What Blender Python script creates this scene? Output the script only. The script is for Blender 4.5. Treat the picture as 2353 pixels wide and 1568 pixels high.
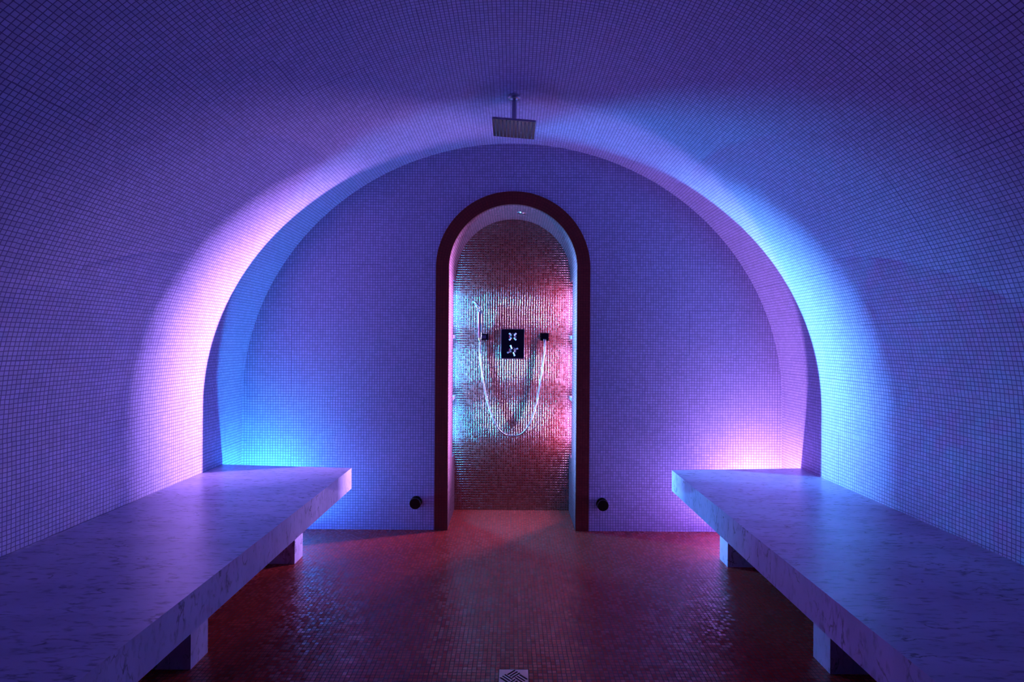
import bpy, bmesh, math, random
from mathutils import Vector, Matrix
random.seed(7)
C = bpy.context.scene
for o in list(bpy.data.objects): bpy.data.objects.remove(o)

# ------------------------------------------------------------------ camera, world, exposure
F = 1230.0                      # focal length in pixels of the 2353 px frame
H = 1.2                         # camera height
cam = bpy.data.cameras.new('camera'); camo = bpy.data.objects.new('camera', cam); C.collection.objects.link(camo)
cam.sensor_width = 36; cam.lens = 36*F/2353; cam.clip_start = .02
cam.shift_x = -1.5/2353; cam.shift_y = 4/2353
camo.location = (0, 0, H); camo.rotation_euler = (math.radians(90), math.radians(-.4), 0)
C.camera = camo
w = bpy.data.worlds.new('world'); C.world = w; w.use_nodes = True
w.node_tree.nodes['Background'].inputs[0].default_value = (0, 0, 0, 1)
w.node_tree.nodes['Background'].inputs[1].default_value = 0
C.view_settings.view_transform = 'Standard'; C.view_settings.look = 'None'
C.view_settings.gamma = 1; C.view_settings.use_curve_mapping = False
C.view_settings.exposure = 0.1

PINK, CYAN = (.64, .37, 1.0), (.12, .46, 1.0)            # strips in the shower niche
BENCH_PINK, BENCH_CYAN = (.66, .37, 1.0), (.035, .40, 1.0)
P_NICHE = 12.0                  # watts of each lensed segment turned out of the niche towards the room
SPREAD = math.radians(58)
P_WASH = 660.0                   # weak side diffusers washing the niche wall
P_BENCH_PINK, P_BENCH_CYAN = 270.0, 330.0
P_UPLIGHT = 8.0                 # watts of the lensed part of each bench strip, thrown up at the vault
STRIP_TURN = math.radians(24)
WASH_TURN = math.radians(10)
BENCH_TILT = math.radians(4)

# ------------------------------------------------------------------ measurements
DE, DN, DR = 3.417, 3.834, 3.68   # end wall, niche back wall, front edge of the niche's side recesses
VA, VB, VZ = 1.722, 1.639, .833   # vault ellipse half width, rise, springing height
YR = -1.3                         # rear wall behind the camera
DI, DO, DZ = .410, .493, 1.674    # niche half width, outer trim half width, arch springing
BT, BB, BX, BE = .4635, .3435, .933, 3.13   # bench top, underside, front face, far end
PITCH = .0172

# ------------------------------------------------------------------ materials
def nodes(name):
    m = bpy.data.materials.new(name); m.use_nodes = True
    nt = m.node_tree; return m, nt, nt.nodes['Principled BSDF']
def mth(nt, op, a, b=None, c=None, clamp=False):
    n = nt.nodes.new('ShaderNodeMath'); n.operation = op; n.use_clamp = clamp
    for i, v in enumerate((a, b, c)):
        if v is None: continue
        if isinstance(v, (int, float)): n.inputs[i].default_value = v
        else: nt.links.new(v, n.inputs[i])
    return n.outputs[0]
def vmt(nt, op, a, b=None, scale=None):
    n = nt.nodes.new('ShaderNodeVectorMath'); n.operation = op
    for i, v in enumerate((a, b)):
        if v is None: continue
        if isinstance(v, tuple): n.inputs[i].default_value = v
        else: nt.links.new(v, n.inputs[i])
    if scale is not None: n.inputs['Scale'].default_value = scale
    return n.outputs[0]
def mixc(nt, f, a, b):
    n = nt.nodes.new('ShaderNodeMix'); n.data_type = 'RGBA'
    if isinstance(f, float): n.inputs[0].default_value = f
    else: nt.links.new(f, n.inputs[0])
    for i, v in ((6, a), (7, b)):
        if isinstance(v, tuple): n.inputs[i].default_value = v + (1,)
        else: nt.links.new(v, n.inputs[i])
    return n.outputs[2]

def mosaic(name, dark, light, grout, rough, tilt, spec=.5, gw=.09, pitch=PITCH, bump=.4, jitter=.0012, grough=.8, pillow=0):
    """small square mosaic tiles laid in metres of UV, each tile with its own tone and a slightly different tilt"""
    m, nt, b = nodes(name); L = nt.links
    uv = nt.nodes.new('ShaderNodeUVMap').outputs[0]
    # tiles come on sheets of 17 x 17; each sheet is set a hair off
    sh = vmt(nt, 'FLOOR', vmt(nt, 'SCALE', uv, scale=1/(pitch*17)))
    wn = nt.nodes.new('ShaderNodeTexWhiteNoise'); wn.noise_dimensions = '2D'; L.new(sh, wn.inputs['Vector'])
    off = vmt(nt, 'SCALE', vmt(nt, 'SUBTRACT', wn.outputs['Color'], (.5, .5, .5)), scale=pitch*.12)
    ns = nt.nodes.new('ShaderNodeTexNoise'); ns.inputs['Scale'].default_value = 22; ns.inputs['Detail'].default_value = 1
    L.new(uv, ns.inputs['Vector'])
    wob = vmt(nt, 'SCALE', vmt(nt, 'SUBTRACT', ns.outputs['Color'], (.5, .5, .5)), scale=jitter*4)
    p = vmt(nt, 'SCALE', vmt(nt, 'ADD', vmt(nt, 'ADD', uv, off), wob), scale=1/pitch)
    cell = vmt(nt, 'FLOOR', p)
    r = nt.nodes.new('ShaderNodeTexWhiteNoise'); r.noise_dimensions = '2D'; L.new(cell, r.inputs['Vector'])
    fr = vmt(nt, 'ABSOLUTE', vmt(nt, 'SUBTRACT', vmt(nt, 'FRACTION', p), (.5, .5, .5)))
    s = nt.nodes.new('ShaderNodeSeparateXYZ'); L.new(fr, s.inputs[0])
    mx = mth(nt, 'MAXIMUM', s.outputs[0], s.outputs[1])
    mr = nt.nodes.new('ShaderNodeMapRange'); mr.interpolation_type = 'SMOOTHSTEP'
    L.new(mx, mr.inputs[0]); mr.inputs[1].default_value = .5-gw-.035; mr.inputs[2].default_value = .5-gw+.035
    g = mr.outputs[0]
    n2 = nt.nodes.new('ShaderNodeTexNoise'); n2.inputs['Scale'].default_value = 7; n2.inputs['Detail'].default_value = 5
    L.new(uv, n2.inputs['Vector'])
    tone = mth(nt, 'ADD', mth(nt, 'MULTIPLY', r.outputs['Value'], .7), mth(nt, 'MULTIPLY', n2.outputs[0], .3))
    col = mixc(nt, tone, dark, light)
    L.new(mixc(nt, g, col, grout), b.inputs['Base Color'])
    rr = mth(nt, 'MULTIPLY_ADD', r.outputs['Value'], .15, rough-.05)
    rm = nt.nodes.new('ShaderNodeMix'); L.new(g, rm.inputs[0]); L.new(rr, rm.inputs[2]); rm.inputs[3].default_value = grough
    L.new(rm.outputs[0], b.inputs['Roughness'])
    b.inputs['Specular IOR Level'].default_value = spec
    geo = nt.nodes.new('ShaderNodeNewGeometry')
    tl = vmt(nt, 'SCALE', vmt(nt, 'SUBTRACT', r.outputs['Color'], (.5, .5, .5)), scale=tilt*2)
    nn = vmt(nt, 'NORMALIZE', vmt(nt, 'ADD', geo.outputs['Normal'], tl))
    bp = nt.nodes.new('ShaderNodeBump'); bp.inputs['Strength'].default_value = bump; bp.inputs['Distance'].default_value = .001
    hgt = mth(nt, 'SUBTRACT', 1.0, g)
    if pillow:                       # cushion-edged glazed tiles
        pr = nt.nodes.new('ShaderNodeMapRange'); pr.interpolation_type = 'SMOOTHSTEP'; L.new(mx, pr.inputs[0])
        pr.inputs[1].default_value = .5-gw*.4; pr.inputs[2].default_value = .5-gw-pillow; hgt = pr.outputs[0]
        bp.inputs['Distance'].default_value = .0022
    L.new(hgt, bp.inputs['Height']); L.new(nn, bp.inputs['Normal'])
    L.new(bp.outputs[0], b.inputs['Normal'])
    return m

M = {}
M['stone'] = mosaic('lilac_white_stone_mosaic', (.46, .40, .65), (.64, .555, .87), (.18, .135, .31), .48, .035, .4, gw=.080, pitch=.0166, jitter=.0009)
M['red'] = mosaic('brick_red_mosaic', (.42, .028, .022), (.60, .045, .032), (.07, .005, .006), .24, .075, .8, gw=.08, jitter=.0007)
M['trim'] = mosaic('dark_brown_mosaic', (.15, .014, .013), (.22, .020, .018), (.10, .010, .010), .45, .03, .3, gw=.07)
M['niche'] = mosaic('glazed_red_mosaic', (.135, .008, .005), (.18, .011, .007), (.16, .02, .015), .22, .022, .5, gw=.04, bump=1.0, pillow=.20, grough=.3)
M['reveal'] = mosaic('mauve_reveal_mosaic', (.16, .045, .08), (.28, .11, .17), (.05, .025, .04), .32, .05, .6, gw=.12)
M['niche'].node_tree.nodes['Principled BSDF'].inputs['IOR'].default_value = 2.5

def marble(name, axis_stretch, lift=1.0, fleck=.8):
    m, nt, b = nodes(name); L = nt.links
    tc = nt.nodes.new('ShaderNodeTexCoord').outputs['Object']
    mp = nt.nodes.new('ShaderNodeMapping'); L.new(tc, mp.inputs[0]); mp.inputs['Scale'].default_value = axis_stretch
    mp.inputs['Rotation'].default_value = (0, 0, .12)
    nz = nt.nodes.new('ShaderNodeTexNoise'); nz.inputs['Scale'].default_value = 3.2; nz.inputs['Detail'].default_value = 7
    nz.inputs['Distortion'].default_value = .35; L.new(mp.outputs[0], nz.inputs['Vector'])
    v = mth(nt, 'ABSOLUTE', mth(nt, 'SUBTRACT', nz.outputs[0], .5))
    mr = nt.nodes.new('ShaderNodeMapRange'); L.new(v, mr.inputs[0]); mr.inputs[1].default_value = 0; mr.inputs[2].default_value = .022
    mr.inputs[3].default_value = 1; mr.inputs[4].default_value = 0
    gate = nt.nodes.new('ShaderNodeTexNoise'); gate.inputs['Scale'].default_value = 4.5; gate.inputs['Detail'].default_value = 4
    L.new(mp.outputs[0], gate.inputs['Vector'])
    gr = nt.nodes.new('ShaderNodeMapRange'); L.new(gate.outputs[0], gr.inputs[0]); gr.inputs[1].default_value = .45; gr.inputs[2].default_value = .62
    vein = mth(nt, 'MULTIPLY', mr.outputs[0], gr.outputs[0], clamp=True)
    fl = nt.nodes.new('ShaderNodeTexNoise'); fl.inputs['Scale'].default_value = 11; fl.inputs['Detail'].default_value = 6
    L.new(mp.outputs[0], fl.inputs['Vector'])
    fr = nt.nodes.new('ShaderNodeMapRange'); L.new(fl.outputs[0], fr.inputs[0]); fr.inputs[1].default_value = .54; fr.inputs[2].default_value = .70
    cl = nt.nodes.new('ShaderNodeTexNoise'); cl.inputs['Scale'].default_value = 1.7; cl.inputs['Detail'].default_value = 8
    L.new(mp.outputs[0], cl.inputs['Vector'])
    cr = nt.nodes.new('ShaderNodeMapRange'); L.new(cl.outputs[0], cr.inputs[0]); cr.inputs[1].default_value = .35; cr.inputs[2].default_value = .7
    k = lambda c: tuple(x*lift for x in c)
    base = mixc(nt, cr.outputs[0], k((.62, .55, .82)), k((.47, .42, .65)))
    c2 = mixc(nt, mth(nt, 'MULTIPLY', fr.outputs[0], fleck), base, k((.18, .17, .30)))
    c3 = mixc(nt, mth(nt, 'MULTIPLY', vein, .9), c2, k((.08, .075, .15)))
    L.new(c3, b.inputs['Base Color'])
    b.inputs['Roughness'].default_value = .33; b.inputs['Specular IOR Level'].default_value = .4
    return m
M['marble'] = marble('grey_veined_marble', (2.0, 6.5, 6.5), .95)
M['marble_lit_tone'] = marble('grey_veined_marble_lit_tone', (5, 5, 2.2), 1.2, .45)  # same marble, colour lifted to stand for sideways light on upright faces

def metal(name, col, rough, ribs=None):
    m, nt, b = nodes(name); b.inputs['Base Color'].default_value = col + (1,)
    b.inputs['Metallic'].default_value = 1; b.inputs['Roughness'].default_value = rough
    nz = nt.nodes.new('ShaderNodeTexNoise'); nz.inputs['Scale'].default_value = 60
    nt.links.new(mth(nt, 'MULTIPLY_ADD', nz.outputs[0], .08, rough-.03), b.inputs['Roughness'])
    return m
M['chrome'] = metal('polished_chrome', (.82, .82, .84), .08)
M['hose'] = metal('ribbed_steel', (.85, .85, .88), .22)
M['brushed'] = metal('brushed_grey_chrome', (.42, .38, .44), .17)
M['mirror'] = metal('dark_mirror_chrome', (.10, .10, .12), .10)
M['satin'] = metal('satin_steel', (.55, .55, .62), .30)
M['dark_metal'] = metal('dark_bronze_metal', (.05, .035, .04), .35)
m, nt, b = nodes('black_gap'); b.inputs['Base Color'].default_value = (.006, .006, .01, 1); b.inputs['Roughness'].default_value = .6; M['black'] = m
m, nt, b = nodes('rubber_nozzle'); b.inputs['Base Color'].default_value = (.25, .22, .26, 1); b.inputs['Roughness'].default_value = .5; M['rubber'] = m
def glow(name, col, power):
    m = bpy.data.materials.new(name); m.use_nodes = True; nt = m.node_tree; nt.nodes.clear()
    e = nt.nodes.new('ShaderNodeEmission'); e.inputs[0].default_value = col + (1,); e.inputs[1].default_value = power
    g = nt.nodes.new('ShaderNodeNewGeometry'); mm = nt.nodes.new('ShaderNodeMath'); mm.operation = 'MULTIPLY_ADD'
    nt.links.new(g.outputs['Backfacing'], mm.inputs[0]); mm.inputs[1].default_value = -power; mm.inputs[2].default_value = power; nt.links.new(mm.outputs[0], e.inputs[1])
    o = nt.nodes.new('ShaderNodeOutputMaterial'); nt.links.new(e.outputs[0], o.inputs[0]); return m
for cn, col, bc, bp in (('cyan', CYAN, BENCH_CYAN, P_BENCH_CYAN), ('pink', PINK, BENCH_PINK, P_BENCH_PINK)):
    M['wash_'+cn] = glow(f'niche_{cn}_wash', (.02, .42, 1.0) if cn == 'cyan' else (.66, .42, 1.0), P_WASH*(1.9 if cn == 'cyan' else .9))
    M['bench_'+cn] = glow(f'bench_{cn}_light', bc, bp)

# ------------------------------------------------------------------ mesh helpers
def link(name, bm, mat, parent=None, smooth=False, recalc=True):
    me = bpy.data.meshes.new(name)
    if recalc: bmesh.ops.recalc_face_normals(bm, faces=bm.faces)
    bm.to_mesh(me); bm.free()
    if isinstance(mat, list):
        for x in mat: me.materials.append(x)
    else: me.materials.append(mat)
    if smooth:
        for p in me.polygons: p.use_smooth = True
    o = bpy.data.objects.new(name, me); C.collection.objects.link(o)
    if parent: o.parent = parent; o.matrix_parent_inverse = Matrix.Identity(4)
    return o
def empty(name, loc, label, cat, group=None):
    o = bpy.data.objects.new(name, None); C.collection.objects.link(o); o.location = loc; o.empty_display_size = .05
    tag(o, label, cat, group); return o
def tag(o, label, cat, group=None):
    o['label'] = label; o['category'] = cat
    if group: o['group'] = group
def struct(o, label=None):
    o['kind'] = 'structure'
    if label: o['label'] = label
    return o
def box(bm, x0, x1, y0, y1, z0, z1, mi=0):
    v = [bm.verts.new(p) for p in ((x0,y0,z0),(x1,y0,z0),(x1,y1,z0),(x0,y1,z0),(x0,y0,z1),(x1,y0,z1),(x1,y1,z1),(x0,y1,z1))]
    fs = []
    for f in ((0,3,2,1),(4,5,6,7),(0,1,5,4),(1,2,6,5),(2,3,7,6),(3,0,4,7)):
        q = bm.faces.new([v[i] for i in f]); q.material_index = mi; fs.append(q)
    return v, fs
def bevel(bm, w, seg=2):
    bmesh.ops.bevel(bm, geom=[e for e in bm.edges if e.calc_face_angle(0) > .6], offset=w, segments=seg, affect='EDGES', profile=.6)
def cyl(bm, p0, p1, r0, r1=None, seg=32, caps=True):
    r1 = r0 if r1 is None else r1
    p0, p1 = Vector(p0), Vector(p1); d = (p1-p0); q = d.to_track_quat('Z', 'Y')
    a, b_ = [], []
    for i in range(seg):
        t = 2*math.pi*i/seg; c = Vector((math.cos(t), math.sin(t), 0))
        a.append(bm.verts.new(p0+q@(c*r0))); b_.append(bm.verts.new(p1+q@(c*r1)))
    for i in range(seg):
        j = (i+1) % seg; bm.faces.new((a[i], a[j], b_[j], b_[i]))
    if caps: bm.faces.new(a[::-1]); bm.faces.new(b_)
def lathe(bm, p0, axis, prof, seg=32):
    """profile of (distance along axis, radius) revolved"""
    p0 = Vector(p0); q = Vector(axis).to_track_quat('Z', 'Y'); rings = []
    for h, r in prof:
        rings.append([bm.verts.new(p0+q@Vector((r*math.cos(2*math.pi*i/seg), r*math.sin(2*math.pi*i/seg), h))) for i in range(seg)])
    for a, b_ in zip(rings, rings[1:]):
        for i in range(seg):
            j = (i+1) % seg; bm.faces.new((a[i], a[j], b_[j], b_[i]))
    bm.faces.new(rings[0][::-1]); bm.faces.new(rings[-1])
def tube(bm, pts, rad, seg=12):
    pts = [Vector(p) for p in pts]; rings = []
    up = Vector((0, 1, 0))
    for i, p in enumerate(pts):
        t = (pts[min(i+1, len(pts)-1)]-pts[max(i-1, 0)]).normalized()
        n = t.cross(up).normalized(); b_ = n.cross(t)
        r = rad(i) if callable(rad) else rad
        rings.append([bm.verts.new(p+(n*math.cos(2*math.pi*k/seg)+b_*math.sin(2*math.pi*k/seg))*r) for k in range(seg)])
    for a, b_ in zip(rings, rings[1:]):
        for k in range(seg):
            j = (k+1) % seg; bm.faces.new((a[k], a[j], b_[j], b_[k]))
    bm.faces.new(rings[0][::-1]); bm.faces.new(rings[-1])
def strip(name, prof, y0, y1, mat, ny=24, u0=0.0, smooth=True, flip=False):
    """a profile of (x, z) swept along y with UVs in metres (arc length, y)"""
    bm = bmesh.new(); uvl = bm.loops.layers.uv.new('UVMap')
    s = [u0]
    for a, b_ in zip(prof, prof[1:]): s.append(s[-1]+math.dist(a, b_))
    ys = [y0+(y1-y0)*i/ny for i in range(ny+1)]
    V = [[bm.verts.new((x, y, z)) for y in ys] for x, z in prof]
    for i in range(len(prof)-1):
        for j in range(ny):
            q = [(i, j), (i+1, j), (i+1, j+1), (i, j+1)]
            if flip: q = q[::-1]
            f = bm.faces.new([V[a][b_] for a, b_ in q])
            for l, (a, b_) in zip(f.loops, q): l[uvl].uv = (s[a], ys[b_])
    return link(name, bm, mat, smooth=smooth, recalc=False), s[-1]
def planar_uv(bm, fn):
    uvl = bm.loops.layers.uv.verify()
    for f in bm.faces:
        for l in f.loops: l[uvl].uv = fn(l.vert.co, f.normal)
def flat_fill(name, loops, y, mat, thick=None):
    """flat wall in the xz plane bounded by closed loops (holes included)"""
    bm = bmesh.new(); es = []
    for lp in loops:
        vs = [bm.verts.new((x, y, z)) for x, z in lp]
        es += [bm.edges.new((vs[i], vs[(i+1) % len(vs)])) for i in range(len(vs))]
    bmesh.ops.triangle_fill(bm, use_beauty=True, use_dissolve=False, edges=es, normal=(0, -1, 0))
    for f in bm.faces:
        f.normal_update()
        if f.normal.y > 0: f.normal_flip()
    planar_uv(bm, lambda c, n: (c.x, c.z))
    return link(name, bm, mat, recalc=False)
def mosaic_box_uv(bm):
    def fn(c, n):
        a = [abs(n.x), abs(n.y), abs(n.z)].index(max(abs(n.x), abs(n.y), abs(n.z)))
        return (c.y, c.z) if a == 0 else (c.x, c.z) if a == 1 else (c.x, c.y)
    for f in bm.faces: f.normal_update()
    planar_uv(bm, fn)

# ------------------------------------------------------------------ the room shell
NA = 96
arc = [(-VA*math.cos(math.pi*i/NA), VZ+VB*math.sin(math.pi*i/NA)) for i in range(NA+1)]
wl, s1 = strip('wall_left', [(-VA, 0), (-VA, VZ)], YR, DE, M['stone'], smooth=False, flip=False)
ce, s2 = strip('ceiling', arc, YR, DE, M['stone'], u0=s1)
wr, s3 = strip('wall_right', [(VA, VZ), (VA, 0)], YR, DE, M['stone'], u0=s2, smooth=False)
struct(wl); struct(ce); struct(wr)
def arch(hw, zs, top, n=48, z0=0.0):
    return [(-hw, z0)] + [(-hw*math.cos(math.pi*i/n), zs+top*math.sin(math.pi*i/n)) for i in range(n+1)] + [(hw, z0)]
outer = arch(DO, DZ, DO); inner = arch(DI, DZ, DI)
# far wall: vault section with the arched opening
room_loop = [(-VA, 0)] + arc + [(VA, 0)]
far_loop = room_loop + outer[::-1]       # runs along the floor up to the opening and round it
struct(flat_fill('wall_far', [far_loop], DE, M['stone']))
nw = flat_fill('wall_near', [room_loop], YR, M['stone'])
for p in nw.data.polygons: p.flip()
struct(nw)
# dark band round the opening, a few millimetres proud of the wall
bm = bmesh.new(); uvl = bm.loops.layers.uv.new('UVMap')
fy = DE-.004
def ring(y): return ([bm.verts.new((x, y, z)) for x, z in outer], [bm.verts.new((x, y, z)) for x, z in inner])
of, inf = ring(fy); ob, inb = ring(DE+.02)
s = [0]
for a, b_ in zip(inner, inner[1:]): s.append(s[-1]+math.dist(a, b_)*1.08)
for i in range(len(outer)-1):
    for (q, uv) in (((of[i], of[i+1], inf[i+1], inf[i]), ((s[i], DO), (s[i+1], DO), (s[i+1], DI), (s[i], DI))),
                    ((of[i], ob[i], ob[i+1], of[i+1]), ((s[i], 0), (s[i], .02), (s[i+1], .02), (s[i+1], 0))),
                    ((inf[i], inf[i+1], inb[i+1], inb[i]), ((s[i], 0), (s[i+1], 0), (s[i+1], .02), (s[i], .02)))):
        f = bm.faces.new(q)
        for l, t in zip(f.loops, uv): l[uvl].uv = t
struct(link('trim_1', bm, M['trim']), 'dark brown mosaic band framing the arched shower opening')
# niche reveal: arch, then left and right jambs with their recesses
rv = [(-DI*math.cos(math.pi*i/48), DZ+DI*math.sin(math.pi*i/48)) for i in range(49)]
na, _ = strip('ceiling_niche', rv, DE, DN, M['reveal'], ny=6); struct(na)
RZ0, RZ1, RX = .406, 1.633, .458
for sgn, nm in ((-1, 'wall_niche_left'), (1, 'wall_niche_right')):
    bm = bmesh.new()
    def quad(*p):
        return bm.faces.new([bm.verts.new(q) for q in p])
    x, X = sgn*DI, sgn*RX
    quad((x, DE, 0), (x, DR, 0), (x, DR, DZ), (x, DE, DZ))
    quad((x, DR, 0), (x, DN, 0), (x, DN, RZ0), (x, DR, RZ0))
    quad((x, DR, RZ1), (x, DN, RZ1), (x, DN, DZ), (x, DR, DZ))
    quad((X, DR, RZ0), (X, DN, RZ0), (X, DN, RZ1), (X, DR, RZ1))
    quad((x, DR, RZ0), (X, DR, RZ0), (X, DR, RZ1), (x, DR, RZ1))
    quad((x, DR, RZ0), (X, DR, RZ0), (X, DN, RZ0), (x, DN, RZ0))
    quad((x, DR, RZ1), (X, DR, RZ1), (X, DN, RZ1), (x, DN, RZ1))
    mosaic_box_uv(bm)
    struct(link(nm, bm, M['reveal'], recalc=False))
nb = [(-RX, 0), (-RX, DZ)] + [(-RX*math.cos(math.pi*i/32), DZ+RX*math.sin(math.pi*i/32)) for i in range(1, 32)] + [(RX, DZ), (RX, 0)]
struct(flat_fill('wall_niche_back', [nb], DN, M['niche']))
bm = bmesh.new()
for x0, x1, y0, y1 in ((-VA, VA, YR, DE), (-DI, DI, DE, DN)):
    bm.faces.new([bm.verts.new(p) for p in ((x0, y0, 0), (x1, y0, 0), (x1, y1, 0), (x0, y1, 0))])
planar_uv(bm, lambda c, n: (c.x+.004, c.y))
struct(link('floor', bm, M['red'], recalc=False))

# ------------------------------------------------------------------ ledges and light strips in the niche
for sgn, side, mat, cn in ((-1, 'left', 'niche_cyan', 'cyan'), (1, 'right', 'niche_pink', 'pink')):
    for z, lv in ((1.240, 'upper'), (.812, 'lower')):
        bm = bmesh.new()
        a, b_ = sorted((sgn*(DI-.002), sgn*(RX-.0005)))
        box(bm, a, b_, DR+.002, DN-.0005, z-.012, z+.012); bevel(bm, .003)
        tag(link('recess_ledge', bm, M['marble_lit_tone']), f'{lv} stone ledge in the glowing recess of the {side} niche jamb', 'ledge', 'stone ledges in the niche side recesses')
    # a slim aluminium channel on the recess side wall, its three diffusers turned towards the room
    root = empty('light_strip', (sgn*RX, DR+.022, RZ0), f'vertical {cn} light strip tucked in the recess of the {side} niche jamb', 'light strip')
    bm = bmesh.new(); a, b_ = sorted((-sgn*.0005, -sgn*.004)); box(bm, a, b_, -.013, .013, .02, RZ1-RZ0-.02); link('channel', bm, M['satin'], root)
    for z0, z1, wt in ((.45, .765, .72), (.865, 1.19, .95), (1.29, 1.59, 1.35)):
        z0 -= RZ0; z1 -= RZ0
        la = bpy.data.lights.new('lensed_segment', 'AREA'); la.shape = 'RECTANGLE'; la.size = .008; la.size_y = z1-z0
        la.energy = P_NICHE*wt; la.spread = SPREAD; la.color = CYAN if sgn < 0 else PINK
        lo_ = bpy.data.objects.new('lensed_segment', la); C.collection.objects.link(lo_); lo_.parent = root
        n = Vector((-sgn*math.cos(STRIP_TURN), -math.sin(STRIP_TURN), 0))
        lo_.matrix_local = Matrix.Translation((-sgn*.0145, -.0062, (z0+z1)/2)) @ Matrix((n.cross(Vector((0, 0, 1))), Vector((0, 0, -1)), -n)).transposed().to_4x4()
        hw = .005
        ca, sa = math.cos(WASH_TURN), math.sin(WASH_TURN)
        c0 = Vector((-sgn*.0115, .0165, 0)); n = Vector((-sgn*ca, -sa, 0)); t = Vector((n.y, -n.x, 0))
        bm = bmesh.new(); f = bm.faces.new([bm.verts.new(c0+t*k*hw+Vector((0, 0, z))) for k, z in ((-1, z0+.04), (1, z0+.04), (1, z1-.04), (-1, z1-.04))]); f.normal_update()
        if f.normal.dot(n) < 0: f.normal_flip()
        link('diffuser', bm, M[mat.replace('niche', 'wash')], root, recalc=False)

# light strips lying on the floor behind the far ends of the benches
for sgn, side, mat, cn in ((-1, 'left', 'bench_cyan', 'cyan'), (1, 'right', 'bench_pink', 'pink')):
    root = empty('light_strip', (sgn*1.555, 3.225, 0), f'low {cn} light strip on the floor behind the far end of the {side} bench', 'light strip')
    bm = bmesh.new(); box(bm, -.145, .145, -.02, .02, 0, .03); link('channel', bm, M['satin'], root)
    bm = bmesh.new(); ta = BENCH_TILT; dy, dz = .019*math.cos(ta), .019*math.sin(ta)
    la = bpy.data.lights.new('lensed_segment', 'AREA'); la.shape = 'RECTANGLE'; la.size = .28; la.size_y = .02
    la.energy = P_UPLIGHT; la.spread = math.radians(100); la.color = BENCH_CYAN if sgn < 0 else BENCH_PINK
    lo_ = bpy.data.objects.new('lensed_segment', la); C.collection.objects.link(lo_); lo_.parent = root; lo_.location = (0, .004, .046)
    lo_.rotation_euler = (math.radians(180), sgn*math.radians(6), 0)
    f = bm.faces.new([bm.verts.new(p) for p in ((-.143, -dy, .040+dz), (.143, -dy, .040+dz), (.143, dy, .040-dz), (-.143, dy, .040-dz))])
    link('diffuser', bm, M[mat], root, recalc=False)

# ------------------------------------------------------------------ marble benches
def bench(sgn, side):
    root = empty('marble_bench', (sgn*1.33, 1.0, 0),
                 f'long grey-veined marble bench along the {side} wall, ' + ('lit blue behind its far end' if sgn < 0 else 'lit pink behind its far end'), 'bench')
    ox, oy = sgn*1.33, 1.0
    bm = bmesh.new(); x0, x1 = sorted((sgn*BX-ox, sgn*(VA-.001)-ox))
    vs_, _ = box(bm, x0, x1, YR+.03-oy, BE-oy, BB, BT)
    for v in vs_:
        if v.co.y > 0: v.co.y += -.012 if abs(v.co.x+ox) < 1.2 else .058     # the far end is cut slightly out of square
    bevel(bm, .0035)
    for f in bm.faces: f.material_index = 1 if abs(f.normal.z) < .5 else 0  # upright faces take the tone with sideways light painted in
    link('slab', bm, [M['marble'], M['marble_lit_tone']], root)
    for y0, y1 in ((2.88, 2.99), (1.95, 2.06), (1.02, 1.13), (.09, .20), (-.84, -.73)):
        bm = bmesh.new(); a, b_ = sorted((sgn*1.165-ox, sgn*(VA-.001)-ox))
        box(bm, a, b_, y0-oy, y1-oy, 0, BB-.0005); bevel(bm, .003)
        link('leg', bm, M['marble_lit_tone'], root)
    return root
bench(-1, 'left'); bench(1, 'right')

# ------------------------------------------------------------------ ceiling rain shower head
SX, SY, SZ = -.001, 2.764, 2.470
root = empty('rain_shower_head', (SX, SY, SZ), 'square chrome rain shower head hanging from the vaulted ceiling on a short pipe', 'shower head')
bm = bmesh.new(); lathe(bm, (0, 0, .004), (0, 0, -1), [(0, .034), (.012, .034), (.017, .031), (.020, .020), (.024, .016)]); link('ceiling_flange', bm, M['satin'], root, smooth=False)
bm = bmesh.new(); cyl(bm, (0, 0, -.015), (0, 0, -.123), .0135, seg=32); cyl(bm, (0, 0, -.116), (0, 0, -.144), .015, .0135, seg=32); link('pipe', bm, M['satin'], root, smooth=False)
T = Matrix.Translation((0, 0, -.162)) @ Matrix.Rotation(math.radians(4.4), 4, 'Y')
bm = bmesh.new(); box(bm, -.109, .109, -.112, .112, -.006, .004); bevel(bm, .002); bm.transform(T); link('head_plate', bm, M['brushed'], root)
bm = bmesh.new()
cyl(bm, (0, 0, .003), (0, 0, .019), .024, .017, seg=28); bm.transform(T); link('swivel_joint', bm, M['satin'], root)
bm = bmesh.new()
for i in range(11):
    x = -.094+i*.0188
    box(bm, x-.0032, x+.0032, -.100, .100, -.0085, -.0055)
    for j in range(11):
        y = -.094+j*.0188
        cyl(bm, (x, y, -.008), (x, y, -.0115), .0022, .0016, seg=8)
bm.transform(T); link('nozzle_rows', bm, M['rubber'], root)

# ------------------------------------------------------------------ floor drain
root = empty('floor_drain', (.012, 1.907, 0), 'square chrome drain grate with diagonal slots set in the red mosaic floor', 'drain')
bm = bmesh.new(); box(bm, -.056, .056, -.056, .056, .0005, .0016); link('drain_well', bm, M['black'], root)
hs = .0525
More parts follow.
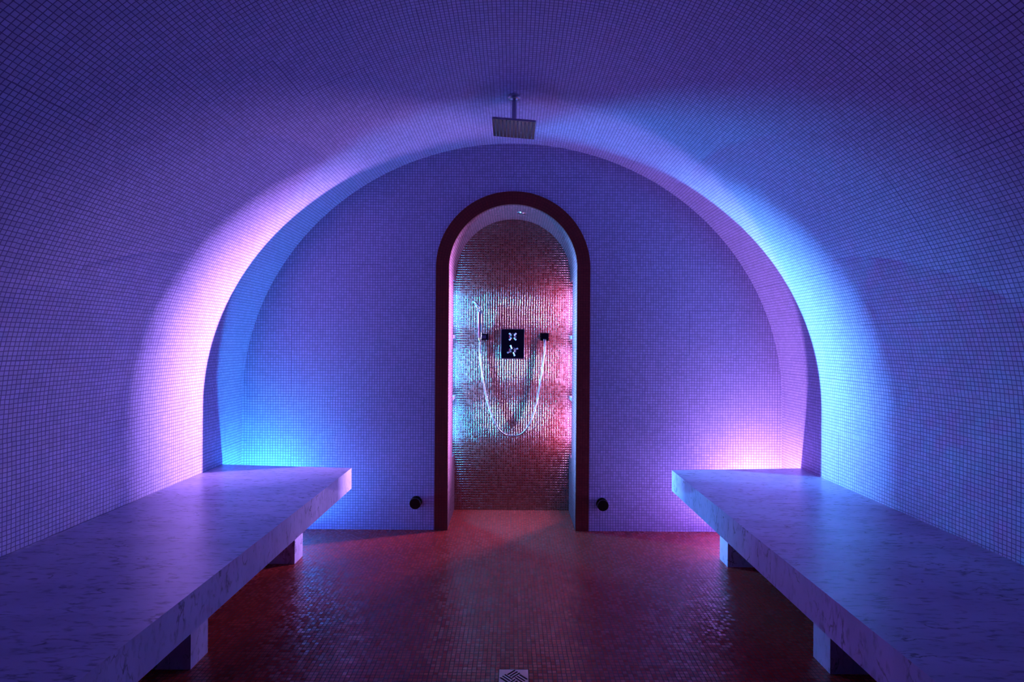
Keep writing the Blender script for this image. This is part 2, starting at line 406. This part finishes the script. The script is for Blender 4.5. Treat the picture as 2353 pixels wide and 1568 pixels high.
# grate: metal frame and the bars left between basket-weave slots, cut as a heightfield-free grid of small quads
slots = []
def slot(cx, cy, ang, ln, wd=.0066): slots.append((cx, cy, math.cos(ang), math.sin(ang), ln/2-wd/2, wd/2))
q4 = math.pi/4
def family(cx, cy, a, ln):
    nx, ny = -math.sin(a), math.cos(a)
    for k in (-1, 0, 1): slot(cx+nx*k*.0118, cy+ny*k*.0118, a, ln)
family(0, .0265, q4, .040); family(0, -.0265, q4, .040); family(-.0265, 0, -q4, .040); family(.0265, 0, -q4, .040)
N = 84; st = 2*hs/N
def solid(x, y):
    for cx, cy, ca, sa, hl, r in slots:
        dx, dy = x-cx, y-cy; u = dx*ca+dy*sa; v = -dx*sa+dy*ca
        u = max(-hl, min(hl, u)); 
        if math.hypot(dx-u*ca, dy-u*sa) < r: return False
    return True
bm = bmesh.new(); vg = {}
def gv(i, j):
    if (i, j) not in vg: vg[(i, j)] = bm.verts.new((-hs+i*st, -hs+j*st, .0034))
    return vg[(i, j)]
for i in range(N):
    for j in range(N):
        if solid(-hs+(i+.5)*st, -hs+(j+.5)*st): bm.faces.new((gv(i, j), gv(i+1, j), gv(i+1, j+1), gv(i, j+1)))
ext = bmesh.ops.extrude_face_region(bm, geom=bm.faces[:])
bmesh.ops.translate(bm, vec=(0, 0, -.0016), verts=[v for v in ext['geom'] if isinstance(v, bmesh.types.BMVert)])
link('grate', bm, M['satin'], root)
bm = bmesh.new()
for a in ((-.056, .056, -.056, -hs), (-.056, .056, hs, .056), (-.056, -hs, -hs, hs), (hs, .056, -hs, hs)): box(bm, *a, .0, .0036)
link('rim', bm, M['dark_metal'], root)

# ------------------------------------------------------------------ steam outlets on the far wall
for x, z, side in ((-.608, .181, 'left'), (.577, .177, 'right')):
    r = empty('steam_outlet', (x, DE, z), f'small round dark steam outlet low on the tiled wall {side} of the arched opening', 'steam outlet')
    bm = bmesh.new(); lathe(bm, (0, 0, 0), (0, -1, 0), [(0, .037), (.004, .037), (.006, .034)]); link('wall_flange', bm, M['dark_metal'], r)
    bm = bmesh.new(); lathe(bm, (0, -.004, 0), (0, -1, 0), [(0, .022), (.030, .022)]); link('neck', bm, M['satin'], r)
    bm = bmesh.new(); lathe(bm, (0, -.032, 0), (0, -1, 0), [(0, .033), (.003, .0355), (.012, .0355), (.015, .033)]); link('cap', bm, M['dark_metal'], r)

# ------------------------------------------------------------------ shower fittings on the niche wall
def W(px, py, d):
    """photograph pixel at depth d to world"""
    X = px-1178; Y = 788-py; c, s_ = math.cos(math.radians(.4)), math.sin(math.radians(.4))
    X, Y = X*c+Y*(-s_), X*s_+Y*c
    return Vector((X*d/F, d, H+Y*d/F))
pc = W(1178, 790.5, DN)
root = empty('shower_valve', (pc.x, DN, pc.z), 'dark rectangular shower valve plate with two cross handles on the niche wall', 'shower valve')
bm = bmesh.new(); box(bm, -.081, .081, -.010, 0, -.104, .104); bevel(bm, .002); link('plate', bm, M['mirror'], root)
bm = bmesh.new()
for a in ((-.083, .083, .102, .106), (-.083, .083, -.106, -.102), (-.083, -.0795, -.102, .102), (.0795, .083, -.102, .102)): box(bm, a[0], a[1], -.0105, 0, a[2], a[3])
link('plate_rim', bm, M['chrome'], root)
for z0, arm, rot in ((.051, .030, q4), (-.048, .036, q4*.5)):
    bm = bmesh.new(); lathe(bm, (0, -.010, z0), (0, -1, 0), [(0, .026), (.005, .026), (.009, .018), (.026, .014), (.034, .012), (.038, .008)])
    kn = link('handle', bm, M['mirror'], root)
    bm = bmesh.new()
    for k in range(4):
        a = rot+k*math.pi/2; e = Vector((math.cos(a), 0, math.sin(a)))
        c0 = Vector((0, -.034, z0)); cyl(bm, c0+e*.006, c0+e*arm, .0038, .0052, seg=14)
        lathe(bm, c0+e*(arm-.004), e, [(0, .0052), (.003, .0068), (.008, .0068), (.010, .004)], seg=14)
    link('cross_arm', bm, M['satin'], kn)
    if z0 < 0:
        bm = bmesh.new()
        for k in range(14):
            a = 2*math.pi*k/14
            box(bm, .0285*math.cos(a)-.0012, .0285*math.cos(a)+.0012, -.0118, -.0100, z0+.0285*math.sin(a)-.0012, z0+.0285*math.sin(a)+.0012)
        link('scale_marks', bm, M['chrome'], kn)

# square hose outlet on the right
oc = W(1251.5, 774.5, DN)
root = empty('hose_outlet', (oc.x, DN, oc.z), 'square chrome wall elbow where the shower hose starts, right of the valve', 'hose outlet')
bm = bmesh.new(); box(bm, -.0275, .0275, -.012, 0, -.0275, .0275); bevel(bm, .002); link('wall_plate', bm, M['mirror'], root)
bm = bmesh.new(); box(bm, -.016, .016, -.040, -.012, -.018, .016); bevel(bm, .004); link('elbow', bm, M['mirror'], root)
bm = bmesh.new(); cyl(bm, (0, -.028, -.017), (0, -.028, -.040), .0105, .0095, seg=20); link('hose_nut', bm, M['chrome'], root)
hx1 = Vector((oc.x, DN-.028, oc.z-.038))
# hand shower with its square bracket on the left
bc = W(1114, 774.5, DN)
root = empty('shower_bracket', (bc.x, DN, bc.z), 'small square chrome bracket on the niche wall holding the hand shower', 'bracket')
bm = bmesh.new(); box(bm, -.0275, .0275, -.012, 0, -.0215, .0215); bevel(bm, .002); link('wall_plate', bm, M['mirror'], root)
bm = bmesh.new(); box(bm, -.040, .010, -.030, -.010, -.012, .012); bevel(bm, .003); link('holder_arm', bm, M['chrome'], root)
hp = W(1102.5, 784, DN-.045); ht = W(1102.5, 712, DN-.060)
root = empty('hand_shower', hp, 'slim chrome hand shower held upright in its bracket left of the valve', 'hand shower')
top = ht-hp
bm = bmesh.new(); ax = top.normalized(); Ln = top.length
lathe(bm, (0, 0, 0), ax, [(0, .009), (.012, .011), (.03, .015), (Ln*.5, .0175), (Ln*.85, .0175), (Ln, .013)], seg=28); link('handle', bm, M['chrome'], root, smooth=True)
bm = bmesh.new(); d = Vector((-.35, -.75, .55)).normalized()
neck = top+ax*.004
lathe(bm, neck+Vector((0, .008, -.004)), Vector((-.45, -.35, .62)), [(0, .010), (.030, .012), (.045, .010)], seg=24); link('neck', bm, M['chrome'], root, smooth=True)
bm = bmesh.new()
lathe(bm, neck+Vector((-.020, -.010, .030)), Vector((-.62, -.10, -.78))*-1, [(-.006, .020), (-.004, .034), (.002, .036), (.008, .030), (.012, .014)], seg=36); link('spray_face', bm, M['satin'], root)
# hose
ctrl = [(1102, 790), (1102, 806), (1105, 840), (1110, 876), (1118, 915), (1128, 950), (1141, 980), (1157, 997), (1176, 1003), (1195, 999), (1211, 984), (1224, 958), (1234, 922), (1241, 882), (1247, 842), (1251, 810)]
P = [hp+Vector((0, 0, .004))] + [W(a, b_, DN-.03) for a, b_ in ctrl] + [hx1]
def cr(p0, p1, p2, p3, t):
    return .5*((2*p1)+(-p0+p2)*t+(2*p0-5*p1+4*p2-p3)*t*t+(-p0+3*p1-3*p2+p3)*t**3)
pts = []
for i in range(len(P)-1):
    a, b_, c, d_ = P[max(i-1, 0)], P[i], P[i+1], P[min(i+2, len(P)-1)]
    for k in range(12): pts.append(cr(a, b_, c, d_, k/12))
pts.append(P[-1])
o3 = pts[0].copy()
root = None
bm = bmesh.new(); tube(bm, [p-o3 for p in pts], lambda i: .0072 if i % 2 else .0062, seg=12)
o = link('shower_hose', bm, M['hose'], smooth=True); o.location = o3
tag(o, 'ribbed chrome shower hose hanging in a deep U below the valve', 'hose')
# small fitting in the crown of the niche
r = empty('ceiling_spot', (.055, 3.62, DZ+math.sqrt(DI**2-.055**2)), 'small pale round fitting in the crown of the arched shower niche', 'ceiling fitting')
ax = Vector((-.055, 0, -.40)).normalized()
bm = bmesh.new(); lathe(bm, (0, 0, 0), ax, [(0, .030), (.003, .030), (.006, .026)]); link('ring', bm, M['chrome'], r)
bm = bmesh.new(); lathe(bm, ax*.005, ax, [(0, .018), (.003, .016)]); link('lens', bm, M['satin'], r)
